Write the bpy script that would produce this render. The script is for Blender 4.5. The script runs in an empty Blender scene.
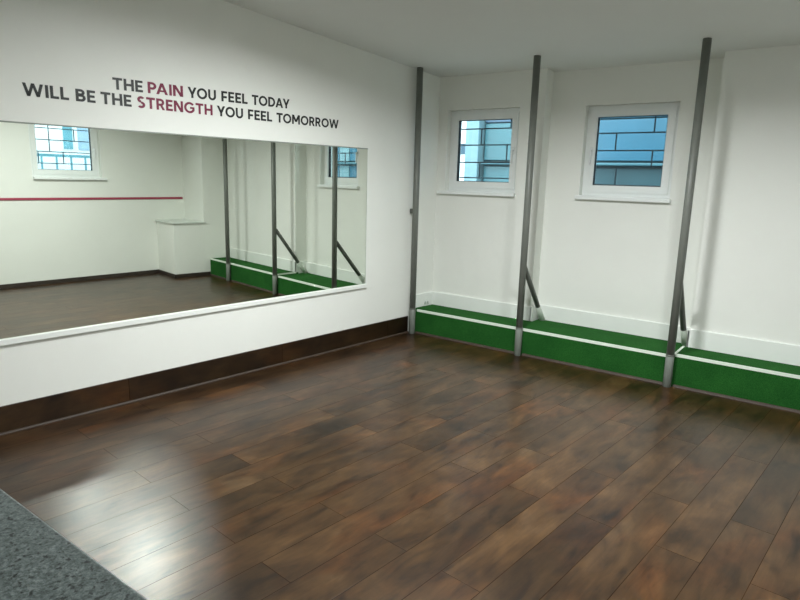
import bpy, bmesh, math, random
from mathutils import Vector, Matrix
random.seed(7)
S = bpy.context.scene
COL = S.collection
PI = math.pi

# ---------------------------------------------------------------- helpers
def link(o, parent=None):
    COL.objects.link(o)
    if parent: o.parent = parent
    return o

def tag(o, label=None, cat=None, group=None, kind=None):
    if label: o['label'] = label
    if cat: o['category'] = cat
    if group: o['group'] = group
    if kind: o['kind'] = kind
    return o

def empty(name, loc=(0, 0, 0), rot=None):
    o = bpy.data.objects.new(name, None)
    o.empty_display_size = .1
    link(o)
    o.matrix_world = Matrix.Translation(Vector(loc)) @ (rot.to_4x4() if rot else Matrix())
    return o

class MB:
    """collects shapes into one bmesh; M maps the local frame to world (or to the parent's frame)"""
    def __init__(s, M=None):
        s.bm = bmesh.new(); s.M = M or Matrix()
    def v(s, p): return s.bm.verts.new(s.M @ Vector(p))
    def box(s, a, b, bevel=0.0, seg=2):
        x0, y0, z0 = [min(p, q) for p, q in zip(a, b)]; x1, y1, z1 = [max(p, q) for p, q in zip(a, b)]
        vs = [s.v(p) for p in ((x0,y0,z0),(x1,y0,z0),(x1,y1,z0),(x0,y1,z0),(x0,y0,z1),(x1,y0,z1),(x1,y1,z1),(x0,y1,z1))]
        fs = [s.bm.faces.new([vs[i] for i in f]) for f in ((3,2,1,0),(4,5,6,7),(0,1,5,4),(1,2,6,5),(2,3,7,6),(3,0,4,7))]
        if bevel:
            es = list({e for f in fs for e in f.edges})
            bmesh.ops.bevel(s.bm, geom=es, offset=bevel, segments=seg, affect='EDGES', profile=.5)
        return s
    def prism(s, poly, axis, a, b):
        """polygon in the two axes other than `axis`, extruded from a to b along it"""
        def P(p, h):
            q = list(p); q.insert(axis, h); return q
        lo = [s.v(P(p, a)) for p in poly]; hi = [s.v(P(p, b)) for p in poly]
        s.bm.faces.new(lo[::-1]); s.bm.faces.new(hi)
        n = len(poly)
        for i in range(n): s.bm.faces.new((lo[i], lo[(i+1) % n], hi[(i+1) % n], hi[i]))
        return s
    def tube(s, p, q, r, r2=None, seg=24, cap=True, bevel=0.0):
        p, q = Vector(p), Vector(q); d = (q-p).normalized(); r2 = r if r2 is None else r2
        a = d.orthogonal().normalized(); b = d.cross(a)
        prof = [(p, r), (q, r2)]
        if bevel: prof = [(p, r-bevel), (p+d*bevel, r), (q-d*bevel, r2), (q, r2-bevel)]
        rings = [[s.v(c + (a*math.cos(2*PI*i/seg)+b*math.sin(2*PI*i/seg))*rr) for i in range(seg)] for c, rr in prof]
        for k in range(len(rings)-1):
            for i in range(seg):
                f = s.bm.faces.new((rings[k][i], rings[k][(i+1) % seg], rings[k+1][(i+1) % seg], rings[k+1][i])); f.smooth = True
        if cap:
            s.bm.faces.new(rings[0][::-1]); s.bm.faces.new(rings[-1])
        return s
    def lathe(s, prof, seg=40, c=(0, 0, 0)):
        """profile of (radius, z) revolved about z through c"""
        c = Vector(c)
        rings = []
        for r, z in prof:
            if r < 1e-6: rings.append([s.v(c + Vector((0, 0, z)))])
            else: rings.append([s.v(c + Vector((r*math.cos(2*PI*i/seg), r*math.sin(2*PI*i/seg), z))) for i in range(seg)])
        for A, B in zip(rings, rings[1:]):
            for i in range(seg):
                j = (i+1) % seg
                vs = [A[i % len(A)], A[j % len(A)], B[j % len(B)], B[i % len(B)]]
                u = []
                for w in vs:
                    if w not in u: u.append(w)
                if len(u) > 2:
                    f = s.bm.faces.new(u); f.smooth = True
        return s
    def ring(s, w, h, t, y0, y1, bevel=0.0):
        """rectangular frame, outer size w x h, member width t, from depth y0 to y1 (local x-z plane)"""
        o = [(-w/2, -h/2), (w/2, -h/2), (w/2, h/2), (-w/2, h/2)]
        i = [(-w/2+t, -h/2+t), (w/2-t, -h/2+t), (w/2-t, h/2-t), (-w/2+t, h/2-t)]
        O0 = [s.v((x, y0, z)) for x, z in o]; O1 = [s.v((x, y1, z)) for x, z in o]
        I0 = [s.v((x, y0, z)) for x, z in i]; I1 = [s.v((x, y1, z)) for x, z in i]
        fs = []
        for k in range(4):
            n = (k+1) % 4
            fs += [s.bm.faces.new((O0[k], O0[n], I0[n], I0[k])), s.bm.faces.new((O1[n], O1[k], I1[k], I1[n])),
                   s.bm.faces.new((O0[n], O0[k], O1[k], O1[n])), s.bm.faces.new((I0[k], I0[n], I1[n], I1[k]))]
        if bevel:
            es = [e for e in {e for f in fs for e in f.edges}
                  if len({tuple(f.normal) for f in e.link_faces}) > 0 and e.verts[0] in O0+I0 and e.verts[1] in O0+I0 and
                  ((e.verts[0] in O0) == (e.verts[1] in O0))]
            bmesh.ops.bevel(s.bm, geom=es, offset=bevel, segments=2, affect='EDGES')
        return s
    def build(s, name, mat, parent=None, smooth=False):
        bmesh.ops.recalc_face_normals(s.bm, faces=s.bm.faces)
        me = bpy.data.meshes.new(name); s.bm.to_mesh(me); s.bm.free()
        me.materials.append(mat)
        return link(bpy.data.objects.new(name, me), parent)

def structure(o, label, cat):
    return tag(o, label, cat, kind='structure')

# ---------------------------------------------------------------- materials
def new_mat(name):
    m = bpy.data.materials.new(name); m.use_nodes = True
    nt = m.node_tree; bsdf = nt.nodes['Principled BSDF']
    return m, nt, bsdf

def nd(nt, t, **kw):
    n = nt.nodes.new(t)
    for k, v in kw.items():
        if hasattr(n, k): setattr(n, k, v)
        else: n.inputs[k].default_value = v
    return n

def ramp(nt, src, stops):
    r = nt.nodes.new('ShaderNodeValToRGB')
    el = r.color_ramp.elements
    while len(el) < len(stops): el.new(.5)
    for e, (p, c) in zip(el, stops):
        e.position = p; e.color = (*c, 1) if len(c) == 3 else c
    nt.links.new(src, r.inputs[0])
    return r.outputs[0]

def plain(name, col, rough=.5, metal=0., spec=.5, var=.04, scale=8., bump=0., bscale=60.):
    m, nt, b = new_mat(name)
    tc = nd(nt, 'ShaderNodeTexCoord'); nz = nd(nt, 'ShaderNodeTexNoise')
    nz.inputs['Scale'].default_value = scale; nz.inputs['Detail'].default_value = 4
    nt.links.new(tc.outputs['Object'], nz.inputs['Vector'])
    lo = tuple(c*(1-var) for c in col); hi = tuple(min(1, c*(1+var)) for c in col)
    nt.links.new(ramp(nt, nz.outputs['Fac'], [(.3, lo), (.7, hi)]), b.inputs['Base Color'])
    b.inputs['Roughness'].default_value = rough; b.inputs['Metallic'].default_value = metal
    b.inputs['Specular IOR Level'].default_value = spec
    if bump:
        n2 = nd(nt, 'ShaderNodeTexNoise'); n2.inputs['Scale'].default_value = bscale; n2.inputs['Detail'].default_value = 3
        nt.links.new(tc.outputs['Object'], n2.inputs['Vector'])
        bp = nd(nt, 'ShaderNodeBump'); bp.inputs['Strength'].default_value = bump; bp.inputs['Distance'].default_value = .01
        nt.links.new(n2.outputs['Fac'], bp.inputs['Height']); nt.links.new(bp.outputs['Normal'], b.inputs['Normal'])
    return m

def wood_floor(name, ang, dark=1.0, plank_w=.19, plank_l=1.28, shift=0., rough=(.275, .305), seams=True):
    """dark hand-scraped laminate; planks run along the direction ang in the xy plane"""
    m, nt, b = new_mat(name); L = nt.links.new
    tc = nd(nt, 'ShaderNodeTexCoord'); mp = nd(nt, 'ShaderNodeMapping')
    mp.inputs['Rotation'].default_value = (0, 0, -ang); mp.inputs['Location'].default_value = (.31, shift, 0)
    L(tc.outputs['Object'], mp.inputs['Vector'])
    br = nd(nt, 'ShaderNodeTexBrick', offset=.37, offset_frequency=2)
    for k, v in (('Color1', (0, 0, 0, 1)), ('Color2', (1, 1, 1, 1)), ('Mortar', (.5, .5, .5, 1)), ('Scale', 1.), ('Mortar Size', .0018),
                 ('Mortar Smooth', .2), ('Bias', 0.), ('Brick Width', plank_l), ('Row Height', plank_w)):
        br.inputs[k].default_value = v
    L(mp.outputs[0], br.inputs['Vector'])
    # each plank gets its own patch of the pattern
    vm = nd(nt, 'ShaderNodeVectorMath', operation='MULTIPLY_ADD')
    L(br.outputs['Color'], vm.inputs[0]); vm.inputs[1].default_value = (7.3, 3.1, 5.7); L(mp.outputs[0], vm.inputs[2])
    def noise(scale, stretch, detail, dist=0., rgh=.55):
        mm = nd(nt, 'ShaderNodeMapping'); mm.inputs['Scale'].default_value = stretch
        L(vm.outputs[0], mm.inputs['Vector'])
        n = nd(nt, 'ShaderNodeTexNoise'); n.inputs['Scale'].default_value = scale; n.inputs['Detail'].default_value = detail
        n.inputs['Distortion'].default_value = dist; n.inputs['Roughness'].default_value = rgh
        L(mm.outputs[0], n.inputs['Vector']); return n.outputs['Fac']
    big = noise(2.6, (.8, 1.5, 1), 4, .8, .55)
    mid = noise(7., (.55, 1.5, 1), 5, .9, .6)
    fine = noise(26., (.22, 2.2, 1), 5, .6, .6)
    red = noise(2.0, (1, 1.3, 1), 3, .4)
    d = dark
    c1 = ramp(nt, big, [(.28, (.017*d, .0088*d, .0038*d)), (.46, (.043*d, .0218*d, .0085*d)), (.62, (.064*d, .0338*d, .0135*d)), (.78, (.090*d, .0515*d, .024*d))])
    c2 = ramp(nt, mid, [(.28, (.28, .26, .25)), (.44, (.78, .76, .75)), (.6, (1.04, 1.04, 1.03)), (.8, (1.32, 1.30, 1.26))])
    c3 = ramp(nt, fine, [(.3, (.72, .71, .71)), (.62, (1.10, 1.10, 1.10))])
    c4 = ramp(nt, red, [(.50, (1, 1, 1)), (.74, (1.42, 1.02, .72))])
    c5 = ramp(nt, br.outputs['Color'], [(0., (.74, .76, .79)), (.5, (.98, .98, .97)), (1., (1.16, 1.13, 1.10))])
    def mul(a, c):
        x = nd(nt, 'ShaderNodeMix', data_type='RGBA', blend_type='MULTIPLY'); x.inputs[0].default_value = 1
        x.clamp_result = False
        L(a, x.inputs[6]); L(c, x.inputs[7]); return x.outputs[2]
    col = mul(mul(mul(mul(c1, c2), c3), c4), c5)
    if seams:
        sm = ramp(nt, br.outputs['Fac'], [(0, (1, 1, 1)), (1, (.62, .60, .58))])
        col = mul(col, sm)
    L(col, b.inputs['Base Color'])
    rr = nd(nt, 'ShaderNodeMapRange'); rr.inputs['To Min'].default_value = rough[1]; rr.inputs['To Max'].default_value = rough[0]
    rr.inputs['From Min'].default_value = .3; rr.inputs['From Max'].default_value = .7
    L(mid, rr.inputs['Value']); L(rr.outputs[0], b.inputs['Roughness'])
    sp = ramp(nt, br.outputs['Fac'], [(0, (.37,)*3), (1, (.08,)*3)]); L(sp, b.inputs['Specular IOR Level'])
    wave = noise(1.6, (.5, 1.3, 1), 1)
    h2 = nd(nt, 'ShaderNodeMath', operation='MULTIPLY_ADD'); L(br.outputs['Fac'], h2.inputs[0]); h2.inputs[1].default_value = -.30; L(wave, h2.inputs[2])
    bp = nd(nt, 'ShaderNodeBump'); bp.inputs['Strength'].default_value = .22; bp.inputs['Distance'].default_value = .004
    L(h2.outputs[0], bp.inputs['Height']); L(bp.outputs[0], b.inputs['Normal'])
    return m

def turf(name):
    m, nt, b = new_mat(name); L = nt.links.new
    tc = nd(nt, 'ShaderNodeTexCoord')
    n1 = nd(nt, 'ShaderNodeTexNoise'); n1.inputs['Scale'].default_value = 260; n1.inputs['Detail'].default_value = 2
    n2 = nd(nt, 'ShaderNodeTexNoise'); n2.inputs['Scale'].default_value = 5; n2.inputs['Detail'].default_value = 3
    L(tc.outputs['Object'], n1.inputs['Vector']); L(tc.outputs['Object'], n2.inputs['Vector'])
    a = ramp(nt, n1.outputs['Fac'], [(.3, (.007, .058, .011)), (.7, (.024, .122, .024))])
    c = ramp(nt, n2.outputs['Fac'], [(.3, (.82, .86, .82)), (.7, (1.12, 1.08, 1.0))])
    x = nd(nt, 'ShaderNodeMix', data_type='RGBA', blend_type='MULTIPLY'); x.inputs[0].default_value = 1
    L(a, x.inputs[6]); L(c, x.inputs[7]); L(x.outputs[2], b.inputs['Base Color'])
    b.inputs['Roughness'].default_value = .95; b.inputs['Specular IOR Level'].default_value = .06
    b.inputs['Sheen Weight'].default_value = .05; b.inputs['Sheen Tint'].default_value = (.35, .8, .3, 1)
    bp = nd(nt, 'ShaderNodeBump'); bp.inputs['Strength'].default_value = .6; bp.inputs['Distance'].default_value = .004
    L(n1.outputs['Fac'], bp.inputs['Height']); L(bp.outputs[0], b.inputs['Normal'])
    return m

def granite(name):
    m, nt, b = new_mat(name); L = nt.links.new
    tc = nd(nt, 'ShaderNodeTexCoord')
    vo = nd(nt, 'ShaderNodeTexVoronoi'); vo.inputs['Scale'].default_value = 260
    n1 = nd(nt, 'ShaderNodeTexNoise'); n1.inputs['Scale'].default_value = 150; n1.inputs['Detail'].default_value = 5; n1.inputs['Roughness'].default_value = .7
    n2 = nd(nt, 'ShaderNodeTexNoise'); n2.inputs['Scale'].default_value = 95; n2.inputs['Detail'].default_value = 2
    for n in (vo, n1, n2): L(tc.outputs['Object'], n.inputs['Vector'])
    a = ramp(nt, n1.outputs['Fac'], [(.36, (.04, .052, .052)), (.5, (.10, .125, .122)), (.68, (.19, .22, .218))])
    c = ramp(nt, n2.outputs['Fac'], [(.33, (.16, .17, .17)), (.41, (1, 1, 1)), (.8, (1.05, 1.05, 1.05))])
    e = ramp(nt, vo.outputs['Color'], [(.1, (.62, .63, .63)), (.6, (1.1, 1.1, 1.1))])
    x = nd(nt, 'ShaderNodeMix', data_type='RGBA', blend_type='MULTIPLY'); x.inputs[0].default_value = 1
    y = nd(nt, 'ShaderNodeMix', data_type='RGBA', blend_type='MULTIPLY'); y.inputs[0].default_value = 1
    L(a, x.inputs[6]); L(c, x.inputs[7]); L(x.outputs[2], y.inputs[6]); L(e, y.inputs[7]); L(y.outputs[2], b.inputs['Base Color'])
    b.inputs['Roughness'].default_value = .42
    return m

def glass(name):
    m = bpy.data.materials.new(name); m.use_nodes = True; nt = m.node_tree; nt.nodes.clear()
    out = nd(nt, 'ShaderNodeOutputMaterial'); mx = nd(nt, 'ShaderNodeMixShader'); tr = nd(nt, 'ShaderNodeBsdfTransparent')
    gl = nd(nt, 'ShaderNodeBsdfGlossy'); fr = nd(nt, 'ShaderNodeFresnel')
    tr.inputs['Color'].default_value = (.90, .95, .95, 1); gl.inputs['Roughness'].default_value = .0; fr.inputs['IOR'].default_value = 1.5
    ge = nd(nt, 'ShaderNodeNewGeometry'); ma = nd(nt, 'ShaderNodeMath', operation='MULTIPLY_ADD')   # reflect at the outer faces only
    nt.links.new(ge.outputs['Backfacing'], ma.inputs[0]); ma.inputs[1].default_value = -1; ma.inputs[2].default_value = 1
    mu = nd(nt, 'ShaderNodeMath', operation='MULTIPLY'); nt.links.new(ma.outputs[0], mu.inputs[0]); nt.links.new(fr.outputs[0], mu.inputs[1])
    nt.links.new(mu.outputs[0], mx.inputs[0]); nt.links.new(tr.outputs[0], mx.inputs[1]); nt.links.new(gl.outputs[0], mx.inputs[2])
    nt.links.new(mx.outputs[0], out.inputs['Surface'])
    return m

def emitter(name, col, strength):
    m, nt, b = new_mat(name)
    b.inputs['Base Color'].default_value = (.9, .9, .9, 1)
    b.inputs['Emission Color'].default_value = (*col, 1); b.inputs['Emission Strength'].default_value = strength
    return m

LAMP = 176.0
ANG = math.radians(90) - .0883
PAINT = plain('white_wall_paint', (.80, .815, .770), .55, var=.012, scale=2.5, spec=.35, bump=.04, bscale=140)
CEILP = plain('ceiling_paint', (.76, .78, .755), .7, var=.012, scale=2., spec=.25)
SKIRTP = plain('skirting_paint', (.80, .825, .79), .4, var=.01)
FLOOR = wood_floor('dark_laminate_planks', ANG, shift=.047)
PLANK = wood_floor('dark_laminate_plank', ANG, dark=.6, plank_w=.5, plank_l=1.3, rough=(.3, .42))
TRIMW = plain('dark_wood_trim', (.045, .030, .020), .6, var=.2, scale=14)
BASER = plain('dark_skirting', (.040, .030, .024), .4, var=.2, scale=14)
TURF = turf('green_artificial_turf')
STRIP = plain('white_edge_strip', (.72, .80, .70), .45, var=.02)
STEEL = plain('grey_painted_steel', (.145, .155, .136), .42, metal=.0, var=.05, scale=20)
STEELB = plain('grey_painted_steel_tube', (.105, .112, .098), .45, metal=.0, var=.05, scale=20)
CAPW = plain('pale_plaster_foot', (.62, .66, .60), .6)
PVC = plain('white_pvc', (.82, .85, .84), .3, var=.01)
GASKET = plain('black_gasket', (.02, .022, .025), .6)
GLASS = glass('window_glass')
METALW = plain('handle_white', (.78, .80, .80), .25)
GRILLE = plain('dark_iron', (.040, .062, .082), .5, var=.1)
MIRROR, _nt, _b = new_mat('mirror_silver')
_b.inputs['Base Color'].default_value = (.80, .845, .775, 1); _b.inputs['Metallic'].default_value = 1; _b.inputs['Roughness'].default_value = .004
MEDGE = plain('mirror_edge', (.22, .25, .21), .4)  # dark tone painted in for the shade at the mirror's top
BLACK = plain('charcoal_vinyl', (.020, .023, .021), .45, var=.02, spec=.3)
CRIMSON = plain('crimson_vinyl', (.20, .022, .058), .5, var=.02, spec=.3)
REDTAPE = plain('crimson_band', (.36, .045, .085), .5, var=.03)
GRAN = granite('grey_speckled_granite')
STONETOP = plain('pale_top', (.66, .70, .66), .35)
OPAL = emitter('opal_lamp_glow', (.97, 1.0, 1.0), LAMP)
OPALB = emitter('bright_opal_lamp_glow', (.97, 1.0, 1.0), LAMP*1.9)
LAMPB = plain('lamp_body', (.55, .55, .54), .5)
TEAL = plain('teal_panel', (.048, .150, .172), .3, var=.10, scale=1.3)
BLUE = plain('blue_panel', (.036, .132, .195), .3, var=.10, scale=1.3)
TEALD = plain('grey_teal_cladding', (.028, .075, .088), .5, var=.12, scale=1.8)
TEALL = plain('pale_teal_column', (.17, .285, .315), .4, var=.06)
MULL = plain('dark_mullion', (.035, .09, .13), .5)
RENDERW = plain('white_render', (.86, .87, .88), .7, var=.02)
LEDGEB = plain('blue_grey_ledge', (.060, .165, .20), .4, var=.06)
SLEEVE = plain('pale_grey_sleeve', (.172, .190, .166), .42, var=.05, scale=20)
GREYB = plain('grey_blue_panel', (.055, .105, .16), .3, var=.1, scale=1.3)
SKYB = plain('sea_blue_glazing', (.13, .33, .40), .3, var=.08)
SKYP = plain('pale_blue_glazing', (.34, .46, .60), .3, var=.08)
PAVE = plain('grey_paving', (.30, .31, .31), .8, var=.1)
CLIP = plain('pale_plastic', (.70, .74, .70), .4)
CLIPD = plain('grey_plastic', (.36, .40, .36), .5)

# ---------------------------------------------------------------- frames of the room
SK = -.0883                                             # the mirror wall is not square to the window wall
ET = Vector((math.sin(SK), -math.cos(SK), 0)); EN = Vector((math.cos(SK), math.sin(SK), 0))
def frame(o, ex, ey):
    ez = Vector((0, 0, 1))
    return Matrix(((ex.x, ey.x, ez.x, o[0]), (ex.y, ey.y, ez.y, o[1]), (ex.z, ey.z, ez.z, o[2]), (0, 0, 0, 1)))
WL = frame((0, 0, 0), ET, EN)                           # local x = along the mirror wall from the corner, y = into the room
RT = Vector((-.1, -1, 0)).normalized(); RN = Vector((RT.y, -RT.x, 0)) * -1
WR = frame((5.17, -.045, 0), RT, RN)                    # local x = along the far wall, y = out of the room
CS = .0763
ceil_z = lambda y: 2.6 - CS*y
D1, D2, D3 = .40, .545, .365                            # depths of the three bays of the window wall
YF = -6.6                                               # wall behind the camera

# ---------------------------------------------------------------- setting
m = MB(); m.prism([(-1.0, .9), (-1.0, YF-.2), (5.6, YF-.2), (5.6, .9)], 2, -.1, 0.)
structure(m.build('floor', FLOOR), 'dark brown hand-scraped laminate plank floor', 'floor')

m = MB(); m.prism([(.9, ceil_z(.9)), (YF-.2, ceil_z(YF-.2)), (YF-.2, ceil_z(YF-.2)+.12), (.9, ceil_z(.9)+.12)], 0, -1.0, 5.6)
structure(m.build('ceiling', CEILP), 'plain off-white ceiling sloping gently up towards the viewer', 'ceiling')

def wall_strip(mb, t0, t1, z0, z1, d0, d1, ey):
    """a piece of wall; z1 None = up to just above the sloping ceiling; ey = how y changes along local x"""
    if z1 is None:
        mb.prism([(t0, z0), (t1, z0), (t1, ceil_z(ey(t1))+.03), (t0, ceil_z(ey(t0))+.03)], 1, d0, d1)
    else:
        mb.prism([(t0, z0), (t1, z0), (t1, z1), (t0, z1)], 1, d0, d1)
m = MB(WL); wall_strip(m, -.75, 6.9, 0, None, -.2, 0, lambda t: -t)
structure(m.build('wall_left', PAINT), 'white wall carrying the slogan and the long mirror', 'wall')

ZW0, ZW1, WW = 1.455, 2.248, .79                        # window openings
W1X, W2X = .537, 1.905
m = MB()
def back_bay(x0, x1, d, wx=None):
    T = .2
    if wx is None:
        m.box((x0, d, 0), (x1, d+T, 2.60)); return
    a, b = wx-WW/2, wx+WW/2
    m.box((x0, d, 0), (a, d+T, 2.60)); m.box((b, d, 0), (x1, d+T, 2.60))
    m.box((a, d, 0), (b, d+T, ZW0)); m.box((a, d, ZW1), (b, d+T, 2.60))
back_bay(-.3, 1.18, D1, W1X)
back_bay(1.18, 2.64, D2, W2X)
back_bay(2.62, 4.75, D3)
structure(m.build('wall_back', PAINT), 'white window wall stepped into three shallow bays', 'wall')

# far wall (seen in the mirror): pier at the ledge end, then set-back wall with a window
m = MB(WR)
W3T, WW3 = 1.722, .905; yy = lambda t: -.045 - t
a, b = W3T-WW3/2, W3T+WW3/2
wall_strip(m, -.2, a, 0, None, 0, .2, yy); wall_strip(m, b, 6.8, 0, None, 0, .2, yy)
wall_strip(m, a, b, 0, ZW0, 0, .2, yy); wall_strip(m, a, b, ZW1, None, 0, .2, yy)
m.M = Matrix()
m.prism([(-.045, 0), (.56, 0), (.56, ceil_z(.56)+.03), (-.045, ceil_z(-.045)+.03)], 0, 4.5, 5.35)
structure(m.build('wall_right', PAINT), 'white wall across the room with a projecting pier', 'wall')

m = MB(); m.box((-1, YF-.2, 0), (5.6, YF, ceil_z(YF)+.1))
structure(m.build('wall_front', PAINT), 'plain white wall behind the viewer', 'wall')

# skirtings
m = MB(WL); m.box((-.0, 0, 0), (6.5, .012, .172))
structure(m.build('baseboard_left', PLANK), 'tall dark laminate skirting under the mirror', 'baseboard')
m = MB(WL); m.prism([(.012, 0), (.024, 0), (.024, .004), (.021, .009), (.017, .012), (.012, .013)], 0, 0., 6.5)
structure(m.build('trim_1', TRIMW), 'slim brown bead along the foot of the dark skirting', 'trim')
m = MB(WR); m.box((.492, -.012, 0), (6.5, 0, .055))
m.M = Matrix(); m.box((4.488, -.535, 0), (4.5, .03, .055)); m.box((4.488, -.537, 0), (5.12, -.525, .055))
structure(m.build('baseboard_right', BASER), 'low dark skirting along the far wall and boxed block', 'baseboard')
# white plinth boards behind the turf ledges
m = MB()
def plinth(poly): m.prism(poly, 2, .24, .385); 
m.box((.03, D1-.018, .2), (1.195, D1, .383), .004); m.box((1.178, D1-.018, .2), (1.20, D2, .386), .004)
m.box((1.195, D2-.018, .2), (2.62, D2, .388), .004)
m.box((2.602, D3-.018, .2), (4.5, D3, .415), .004); m.box((2.602, D3-.018, .2), (2.62, D2, .405), .004)
m.M = WL; m.box((-.40, 0, .2), (-.03, .016, .383), .004)
structure(m.build('baseboard_back', SKIRTP), 'low white plinth board along the window wall above the turf', 'baseboard')

# ---------------------------------------------------------------- windows
def window(name, M, label, handle_side, sill, WW=WW):
    """M: local x = right seen from the room, y = outwards, z = up; origin = centre of the opening on the wall face"""
    o = empty(name); o.matrix_world = M
    structure(o, label, 'window')
    H = ZW1-ZW0
    MB().ring(WW-.002, H-.002, .052, .065, .135, .004).build('window_frame', PVC, o)
    sa = MB().ring(WW-.066, H-.066, .064, .050, .118, .005).build('sash', PVC, o)
    MB().ring(WW-.192, H-.192, .006, .064, .100).build('gasket', GASKET, sa)
    m = MB(); m.box((-WW/2+.095, .084, -H/2+.095), (WW/2-.095, .090, H/2-.095)); m.build('pane', GLASS, sa)
    m = MB(); s = handle_side*(WW/2-.066)
    m.box((s-.013, .040, -.035), (s+.013, .051, .035), .004); m.box((s-.009, .014, -.012), (s+.009, .042, .012), .004)
    m.box((s-.009, .012, -.115), (s+.009, .026, .012), .005); m.build('handle', METALW, sa)
    m = MB(); z = -H/2
    m.box((-WW/2-sill[0], -.040, z-.034), (WW/2+sill[1], .0, z-.001), .004)
    m.box((-WW/2+.001, -.002, z-.020), (WW/2-.001, .07, z-.001+.004)); m.build('window_sill', PVC, o)
    return o
ZC = (ZW0+ZW1)/2
window('window_1', Matrix.Translation((W1X, D1, ZC)), 'small white tilt window in the left bay behind the corner post', 1, (.07, .01))
window('window_2', Matrix.Translation((W2X, D2, ZC)), 'small white tilt window in the middle bay, handle on its left', -1, (.025, .012))
R3 = WR @ Matrix.Translation((W3T, 0, ZC))
window('window_3', R3, 'small white window across the room, bright, seen in the mirror', -1, (.06, -.01), WW3)

def grille(M, label, rows, verts, WW=WW):
    o = empty('window_grille'); o.matrix_world = M
    tag(o, label, 'window grille', 'iron grilles outside the windows')
    for z in rows:
        MB().box((-WW/2-.04, .222, z-.006), (WW/2+.04, .234, z+.006), .002).build('crossbar', GRILLE, o)
    for u, z0, z1 in verts:
        MB().box((u-.006, .223, z0), (u+.006, .233, z1), .002).build('upright', GRILLE, o)
    return o
grille(Matrix.Translation((W1X, D1, ZC)), 'dark iron bar grille outside the left bay window', [.228, .068, -.105, -.260], [(-.126, .068, .228), (-.129, -.260, -.105), (.17, -.105, .068), (.20, .228, .39)])
grille(Matrix.Translation((W2X, D2, ZC)), 'dark iron bar grille outside the middle bay window', [.170, .015, -.140, -.295], [(-.174, .015, .170), (.156, -.140, .015), (.152, .170, .39), (-.15, -.295, -.140)])
grille(R3, 'dark iron bar grille outside the window seen in the mirror', [.255, .100, -.058, -.215], [(.13, -.058, .39), (-.04, -.215, -.058), (-.20, .100, .255), (.28, -.215, -.058)], WW3)

# ---------------------------------------------------------------- posts
R = .030
def post(x, label, brace=None, wall_y=None, bracket=False, cap=True):
    o = empty('steel_post', (x, 0, 0))
    tag(o, label, 'post', 'grey steel posts along the turf ledge')
    MB().tube((0, 0, 0), (0, 0, ceil_z(0)+.004), R, seg=32).build('pole', STEEL, o)
    MB().tube((0, 0, .252), (0, 0, .264), R+.0025, seg=32, bevel=.001).build('collar', STEEL, o)
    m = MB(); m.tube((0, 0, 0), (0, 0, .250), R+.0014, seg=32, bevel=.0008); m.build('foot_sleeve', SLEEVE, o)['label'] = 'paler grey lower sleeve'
    if brace:
        a, b, c = brace
        br = MB(); br.tube(a, b, .023, seg=24, bevel=.002); br = br.build('brace', STEELB, o)
        t = MB(); d = (Vector(b)-Vector(a)).normalized()
        t.tube(Vector(b)-d*.012, c, .0245, .029, seg=24, bevel=.002); t = t.build('brace_foot', CAPW, br)
        t['label'] = 'pale plastered foot of the brace'
    if bracket:
        m = MB(); m.box((-.058, -.022, 1.224), (-.022, .022, 1.272), .006)
        m.tube((-.056, 0, 1.247), (-.062, 0, 1.247), .016, seg=16, bevel=.002)
        m.build('clamp', STEELB, o)
    return o
post(.064, 'grey steel post in the corner with a small clamp at mid height', bracket=True)
post(1.2615, 'grey steel post between the two visible windows, with diagonal brace behind', ((0, .02, .822), (0, .385, .392), (0, .505, .249)))
post(2.563, 'grey steel post right of the middle window, with diagonal brace behind', ((0, .02, .862), (0, .375, .392), (.004, .490, .249)))
post(3.85, 'grey steel post nearest the far wall pier, seen only in the mirror')

# ---------------------------------------------------------------- turf ledges
HL, HL3 = .245, .262
o = empty('turf_ledge', (0, 0, 0)); tag(o, 'long green turf ledge under the two windows, white front strip', 'ledge', 'green turf covered ledges')
m = MB(); m.prism([(.004, .037), (2.572, .037), (2.572, D3+.02), (2.600, D3+.02), (2.600, D2-.02), (1.215, D2-.02), (1.215, D1-.02), (.055, D1-.02)], 2, 0, HL)
m.build('turf_cover', TURF, o)
m = MB(); m.prism([(.0345, HL-.018), (.0375, HL-.018), (.0375, HL+.0005), (.052, HL+.0005), (.052, HL+.004), (.0345, HL+.004)], 0, .095, 2.545)
m.build('edge_strip', STRIP, o)['label'] = 'thin white strip along the front top edge'
m = MB(); m.prism([(.020, .0), (.0375, .0), (.0375, .018), (.032, .016), (.024, .009)], 0, .09, 1.228)
m.prism([(.020, .0), (.0375, .0), (.0375, .018), (.032, .016), (.024, .009)], 0, 1.294, 2.53)
m.build('base_bead', TRIMW, o)['label'] = 'brown bead at the foot'
o = empty('turf_ledge', (2.58, 0, 0)); tag(o, 'green turf ledge right of the last post, slightly higher and shallower', 'ledge', 'green turf covered ledges')
m = MB(); m.prism([(.002, .037), (1.916, .037), (1.916, D3-.02), (.020, D3-.02), (.020, D3+.02), (.002, D3+.02)], 2, 0, HL3)
m.build('turf_cover', TURF, o)
m = MB(); m.prism([(.0345, HL3-.018), (.0375, HL3-.018), (.0375, HL3+.0005), (.052, HL3+.0005), (.052, HL3+.004), (.0345, HL3+.004)], 0, .014, 1.915)
m.prism([(-.003, HL3-.012), (-.003, HL3+.004), (.016, HL3+.004), (.016, HL3+.0005), (.002, HL3+.0005), (.002, HL3-.012)], 1, .03, D3-.018)
m.build('edge_strip', STRIP, o)['label'] = 'white strip along front and left top edges'
m = MB(); m.prism([(.020, .0), (.0375, .0), (.0375, .018), (.032, .016), (.024, .009)], 0, .02, 1.236)
m.prism([(.020, .0), (.0375, .0), (.0375, .018), (.032, .016), (.024, .009)], 0, 1.304, 1.905)
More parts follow.
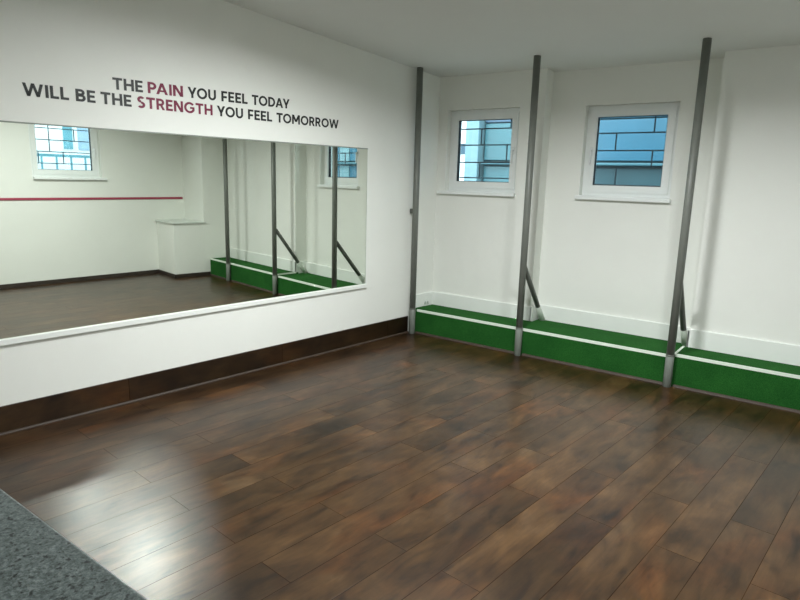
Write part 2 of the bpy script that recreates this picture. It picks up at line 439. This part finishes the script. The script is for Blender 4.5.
m.build('base_bead', TRIMW, o)['label'] = 'brown bead at the foot'

# small pale fitting low on the mirror wall behind the corner post
o = empty('wall_clip'); o.matrix_world = WL @ Matrix.Translation((-.275, .016, HL+.001))
tag(o, 'small pale plastic clip standing on turf in the far left corner', 'clip')
m = MB(); m.box((-.035, 0, 0), (.035, .012, .022), .003); m.tube((0, .010, .02), (0, .010, .075), .010, .007, seg=16, bevel=.002); m.build('clip_body', CLIP, o)
for s in (-1, 1):
    m = MB(); m.tube((s*.026, .010, .018), (s*.020, .010, .048), .007, .005, seg=12, bevel=.001); m.build('prong', CLIPD, o)

# ---------------------------------------------------------------- mirror
MT0, MT1, MZ0, MZ1 = .625, 5.2, .5785, 1.815
o = empty('wall_mirror'); o.matrix_world = WL @ Matrix.Translation(((MT0+MT1)/2, 0, MZ0)); tag(o, 'long frameless mirror on the slogan wall reflecting the room', 'mirror')
hw = (MT1-MT0)/2; h = MZ1-MZ0
m = MB(); m.box((-hw, .0005, 0), (hw, .006, h)); m.build('mirror_glass', MIRROR, o)
m = MB(); m.box((-hw, .0005, h), (hw, .012, h+.008)); m.build('top_profile', MEDGE, o)  # dark strip standing in for the shadow line above the glass
m = MB(); m.box((-hw-.006, .0005, -.006), (-hw, .0075, h+.006)); m.build('side_profile', SKIRTP, o)
m = MB(); m.box((-hw-.006, .0005, -.036), (hw, .022, 0), .003); m.build('bottom_rail', SKIRTP, o)['label'] = 'white rail the mirror stands on'

# ---------------------------------------------------------------- slogan
SW = .20
def arc(cx, cz, rx, rz, a0, a1, w=SW, n=28):
    """curved stroke, outer radii rx, rz"""
    out = [(cx+rx*math.cos(a0+(a1-a0)*i/n), cz+rz*math.sin(a0+(a1-a0)*i/n)) for i in range(n+1)]
    inn = [(cx+(rx-w)*math.cos(a0+(a1-a0)*i/n), cz+(rz-w)*math.sin(a0+(a1-a0)*i/n)) for i in range(n+1)]
    return [[out[i], out[i+1], inn[i+1], inn[i]] for i in range(n)]
def rect(x0, z0, x1, z1): return [[(x0, z0), (x1, z0), (x1, z1), (x0, z1)]]
def diag(xb, xt, zb=0., zt=1., w=.21): return [[(xb-w/2, zb), (xb+w/2, zb), (xt+w/2, zt), (xt-w/2, zt)]]
D = math.radians
def bowl(x0, x1, zlo, zhi):
    r = (zhi-zlo)/2
    return rect(x0, zhi-SW, x1-r, zhi) + rect(x0, zlo, x1-r, zlo+SW) + arc(x1-r, (zlo+zhi)/2, r, r, -PI/2, PI/2)
GL = {
 'T': (.72, lambda: rect(0, 1-SW, .72, 1) + rect(.36-SW/2, 0, .36+SW/2, 1-SW)),
 'H': (.76, lambda: rect(0, 0, SW, 1) + rect(.76-SW, 0, .76, 1) + rect(SW, .5-SW/2, .76-SW, .5+SW/2)),
 'E': (.58, lambda: rect(0, 0, SW, 1) + rect(SW, 0, .58, SW) + rect(SW, 1-SW, .58, 1) + rect(SW, .5-SW/2, .53, .5+SW/2)),
 'F': (.57, lambda: rect(0, 0, SW, 1) + rect(SW, 1-SW, .57, 1) + rect(SW, .43-SW/2, .52, .43+SW/2)),
 'L': (.55, lambda: rect(0, 0, SW, 1) + rect(SW, 0, .55, SW)),
 'I': (SW, lambda: rect(0, 0, SW, 1)),
 'N': (.80, lambda: rect(0, 0, SW, 1) + rect(.80-SW, 0, .80, 1) + diag(.80-.115, .115, w=.23)),
 'A': (.90, lambda: diag(.105, .45) + diag(.795, .45) + rect(.24, .22, .66, .22+.16)),
 'Y': (.82, lambda: rect(.41-SW/2, 0, .41+SW/2, .42) + diag(.41, .105, .34, 1., .22) + diag(.41, .715, .34, 1., .22)),
 'O': (.98, lambda: arc(.49, .5, .49, .515, 0, 2*PI, n=44)),
 'U': (.76, lambda: rect(0, .38, SW, 1) + rect(.76-SW, .38, .76, 1) + arc(.38, .38, .38, .395, PI, 2*PI)),
 'D': (.80, lambda: rect(0, 0, SW, 1) + rect(SW, 0, .32, SW) + rect(SW, 1-SW, .32, 1) + arc(.32, .5, .48, .5, -PI/2, PI/2)),
 'P': (.66, lambda: rect(0, 0, SW, 1) + bowl(SW, .66, .34, 1)),
 'R': (.70, lambda: rect(0, 0, SW, 1) + bowl(SW, .66, .36, 1) + diag(.60, .40, 0, .40, .21)),
 'B': (.68, lambda: rect(0, 0, SW, 1) + bowl(SW, .63, .46, 1) + bowl(SW, .68, 0, .54+.05)),
 'M': (.96, lambda: rect(0, 0, SW, 1) + rect(.96-SW, 0, .96, 1) + diag(.48, .115, .25, 1, .23) + diag(.48, .845, .25, 1, .23)),
 'W': (1.30, lambda: diag(.36, .105, w=.20) + diag(.36, .65, w=.19) + diag(.94, .65, w=.19) + diag(.94, 1.195, w=.20)),
 'G': (.94, lambda: arc(.49, .5, .49, .515, D(38), D(335), n=40) + rect(.53, .40, .93, .40+.17) + rect(.93-SW, .22, .93, .45)),
 'S': (.64, lambda: arc(.325, .735, .30, .28, D(30), D(270)) + arc(.32, .275, .32, .29, D(-145), D(90))),
}
def word(text, t0, t1, zb0, zb1, cap, mat, parent, label=None):
    """one word of the slogan: from t0 (its left end) to t1 along the wall, baseline heights at both ends"""
    gap = .105
    kern = {'PA': -.13, 'AY': -.12, 'DA': -.06, 'TO': -.05, 'OW': -.04, 'AI': .01, 'YO': -.07}
    ks = [gap+kern.get(text[i:i+2], 0) for i in range(len(text)-1)] + [0]
    tot = sum(GL[c][0] for c in text) + sum(ks)
    m = MB(WL); x = 0
    for c, kn in zip(text, ks):
        w, f = GL[c]
        for poly in f():
            pts = []
            for px, pz in poly:
                k = (x+px)/tot; pts.append((t0+(t1-t0)*k, zb0+(zb1-zb0)*k+pz*cap))
            m.prism(pts, 1, .0004, .0016)
        x += w+kn
    o = m.build('word', mat, parent)
    if label: o['label'] = label
    return o
o = empty('wall_slogan'); tag(o, 'two-line vinyl slogan in capitals above the mirror, two words crimson', 'wall lettering')
base1 = lambda t: 2.0666 + (2.85-t)*.0117
base2 = lambda t: 1.9708 - (3.20-t)*.0008
for txt, t0, t1 in (('THE', 2.890, 2.696), ('PAIN', 2.663, 2.414), ('YOU', 2.378, 2.160), ('FEEL', 2.116, 1.895), ('TODAY', 1.856, 1.503)):
    word(txt, t0, t1, base1(t0), base1(t1), .0715, CRIMSON if txt == 'PAIN' else BLACK, o, 'crimson word' if txt == 'PAIN' else None)
for txt, t0, t1 in (('WILL', 3.403, 3.155), ('BE', 3.116, 3.001), ('THE', 2.969, 2.776), ('STRENGTH', 2.739, 2.191), ('YOU', 2.155, 1.937), ('FEEL', 1.893, 1.674), ('TOMORROW', 1.631, .978)):
    word(txt, t0, t1, base2(t0), base2(t1), .0720, CRIMSON if txt == 'STRENGTH' else BLACK, o, 'crimson word' if txt == 'STRENGTH' else None)

# ---------------------------------------------------------------- far side of the room, seen in the mirror
m = MB(WR); m.box((.03, -.012, 1.145), (4.6, 0, 1.178), .004)
tag(m.build('wall_band', REDTAPE), 'thin crimson horizontal band on the far wall, seen in the mirror', 'wall band')
o = empty('boxed_block', (4.8, -.285, 0)); tag(o, 'white boxed-in block with thin top beside the pier, seen in mirror', 'block')
m = MB(); m.prism([(-.3, -.24), (-.3, .24), (.37, .24), (.3225, -.24)], 2, 0, .812); m.build('body', PAINT, o)
m = MB(); m.prism([(-.325, -.265), (-.325, .265), (-.302, .265), (-.302, .24), (.37, .24), (.319, -.265)], 2, .812, .830); m.build('top_board', STONETOP, o)

# ---------------------------------------------------------------- granite counter in the foreground
GZ, GY = .95, -4.588
o = empty('stone_counter', (2.6, GY-.25, 0)); tag(o, 'grey speckled granite counter top in the near left corner', 'counter')
m = MB(); m.box((-1.5, -.36, GZ-.032), (1.1, .25, GZ), .005, 3); m.build('counter_top', GRAN, o)
m = MB(); m.box((-1.46, -.33, 0), (1.06, .21, GZ-.032)); m.build('counter_base', PAINT, o)

# ---------------------------------------------------------------- ceiling lamps
def lamp(x, y, label, glow):
    o = empty('ceiling_lamp', (x, y, ceil_z(y)))
    tag(o, label, 'ceiling lamp', 'round opal ceiling lamps')
    tilt = Matrix.Rotation(math.atan(-CS), 4, 'X')
    m = MB(tilt); m.lathe([(0, 0), (.192, 0), (.200, -.006), (.200, -.046), (.195, -.050), (.187, -.046), (.185, -.012), (0, -.012)]); m.build('lamp_ring', LAMPB, o)
    m = MB(tilt); m.lathe([(.178, -.0125), (.13, -.014), (.07, -.015), (0, -.015)]); m.build('diffuser', glow, o)
lamp(1.80, -2.12, 'brighter round ceiling lamp nearer the mirror wall', OPALB)
lamp(3.3, -2.3, 'dimmer round ceiling lamp nearer the far wall', OPAL)

# ---------------------------------------------------------------- outside
o = empty('office_building', (0, 3.4, 0)); tag(o, 'teal clad building beyond the two windows', 'building')
m = MB(); m.box((-1.35, .05, 0), (8.2, .5, 7)); m.build('wall', TEALD, o)
xs = [-1.10, -.45, .10, 2.10, 2.86, 3.78, 4.70, 5.30, 5.62, 6.54, 7.46]
for x0, x1 in zip(xs, xs[1:]):
    for z0, z1 in ((.9, 1.78), (1.87, 2.40), (2.42, 3.4), (3.44, 4.4)):
        mat = TEAL if x0 < 0 else BLUE
        if z0 < 1.8 and 0 < x0 < 4: mat = TEALD
        if z0 > 2.4 and x0 < 0: mat = GREYB
        if abs(x0-5.30) < .01: mat = TEALL
        m = MB(); m.box((x0, 0, z0), (x1-.02, .05, z1), .006); m.build('panel', mat, o)
m = MB(); m.box((-1.1, -.10, 1.805), (8.2, .05, 1.84), .01); m.build('ledge', LEDGEB, o)
m = MB(); m.box((-1.36, -.14, 0), (-1.13, .3, 7), .01); m.build('column', TEALL, o)
o = empty('white_building', (-6.0, 6.5, 0)); tag(o, 'white rendered building seen at the left edge of the corner window', 'building')
m = MB(); m.box((-4, 0, 0), (4.6, 1, 6)); m.build('wall', RENDERW, o)
m = MB(); m.box((.2, -.03, 2.10), (4.4, 0, 2.32)); m.build('window_band', MULL, o)
o = empty('neighbour_building', (9.0, -1.6, 0)); tag(o, 'pale building with blue windows beyond the mirrored window', 'building')
m = MB(); m.box((0, -5, 0), (.5, 5, 7)); m.build('wall', RENDERW, o)
for y0, y1, mat in ((-.72, -.56, SKYB), (-.46, -.19, SKYP), (.1, .5, SKYB), (-1.75, -1.45, SKYP), (-2.6, -2.2, SKYB)):
    m = MB(); m.box((-.03, y0+1.6, 1.95), (0, y1+1.6, 4.2)); m.build('window', mat, o)
m = MB(); m.box((-.50, -5, 1.78), (-.44, 5, 1.83)); m.box((-.50, -5, 1.42), (-.44, 5, 1.45))
for k in range(40): m.box((-.49, -4.9+.25*k, 1.42), (-.46, -4.87+.25*k, 1.80))
m.build('railing', SKYB, o)
m = MB(); m.box((-.43, -5, 1.0), (0, 5, 1.42)); m.build('balcony_slab', SKYP, o)
m = MB(); m.box((-14, -14, -.5), (16, 16, -.3))
structure(m.build('ground', PAVE), 'grey paved ground outside', 'ground')

# ---------------------------------------------------------------- sky
w = bpy.data.worlds.new('sky'); S.world = w; w.use_nodes = True
bg = w.node_tree.nodes['Background']; bg.inputs[0].default_value = (.80, .92, 1.0, 1); bg.inputs[1].default_value = 5.0

# ---------------------------------------------------------------- camera
f, yaw, pit, rol = 612.51, -.6373, -.1966, .0275
F = Vector((math.sin(yaw)*math.cos(pit), math.cos(yaw)*math.cos(pit), math.sin(pit)))
r0 = F.cross(Vector((0, 0, 1))).normalized(); u0 = r0.cross(F)
Rv = r0*math.cos(rol)+u0*math.sin(rol); Uv = u0*math.cos(rol)-r0*math.sin(rol)
cam = bpy.data.cameras.new('camera'); co = link(bpy.data.objects.new('camera', cam))
cam.sensor_fit = 'HORIZONTAL'; cam.sensor_width = 36; cam.lens = f*36/800; cam.clip_start = .02
co.matrix_world = Matrix(((Rv.x, Uv.x, -F.x, 3.6145), (Rv.y, Uv.y, -F.y, -5.0155), (Rv.z, Uv.z, -F.z, 1.5682), (0, 0, 0, 1)))
S.camera = co

S.view_settings.view_transform = 'Standard'; S.view_settings.look = 'None'; S.view_settings.gamma = 1
S.view_settings.use_curve_mapping = False; S.view_settings.exposure = .28
S.cycles.use_denoising = True; S.cycles.max_bounces = 12; S.cycles.diffuse_bounces = 8; S.cycles.glossy_bounces = 6
S.cycles.transparent_max_bounces = 12; S.cycles.sample_clamp_indirect = 60
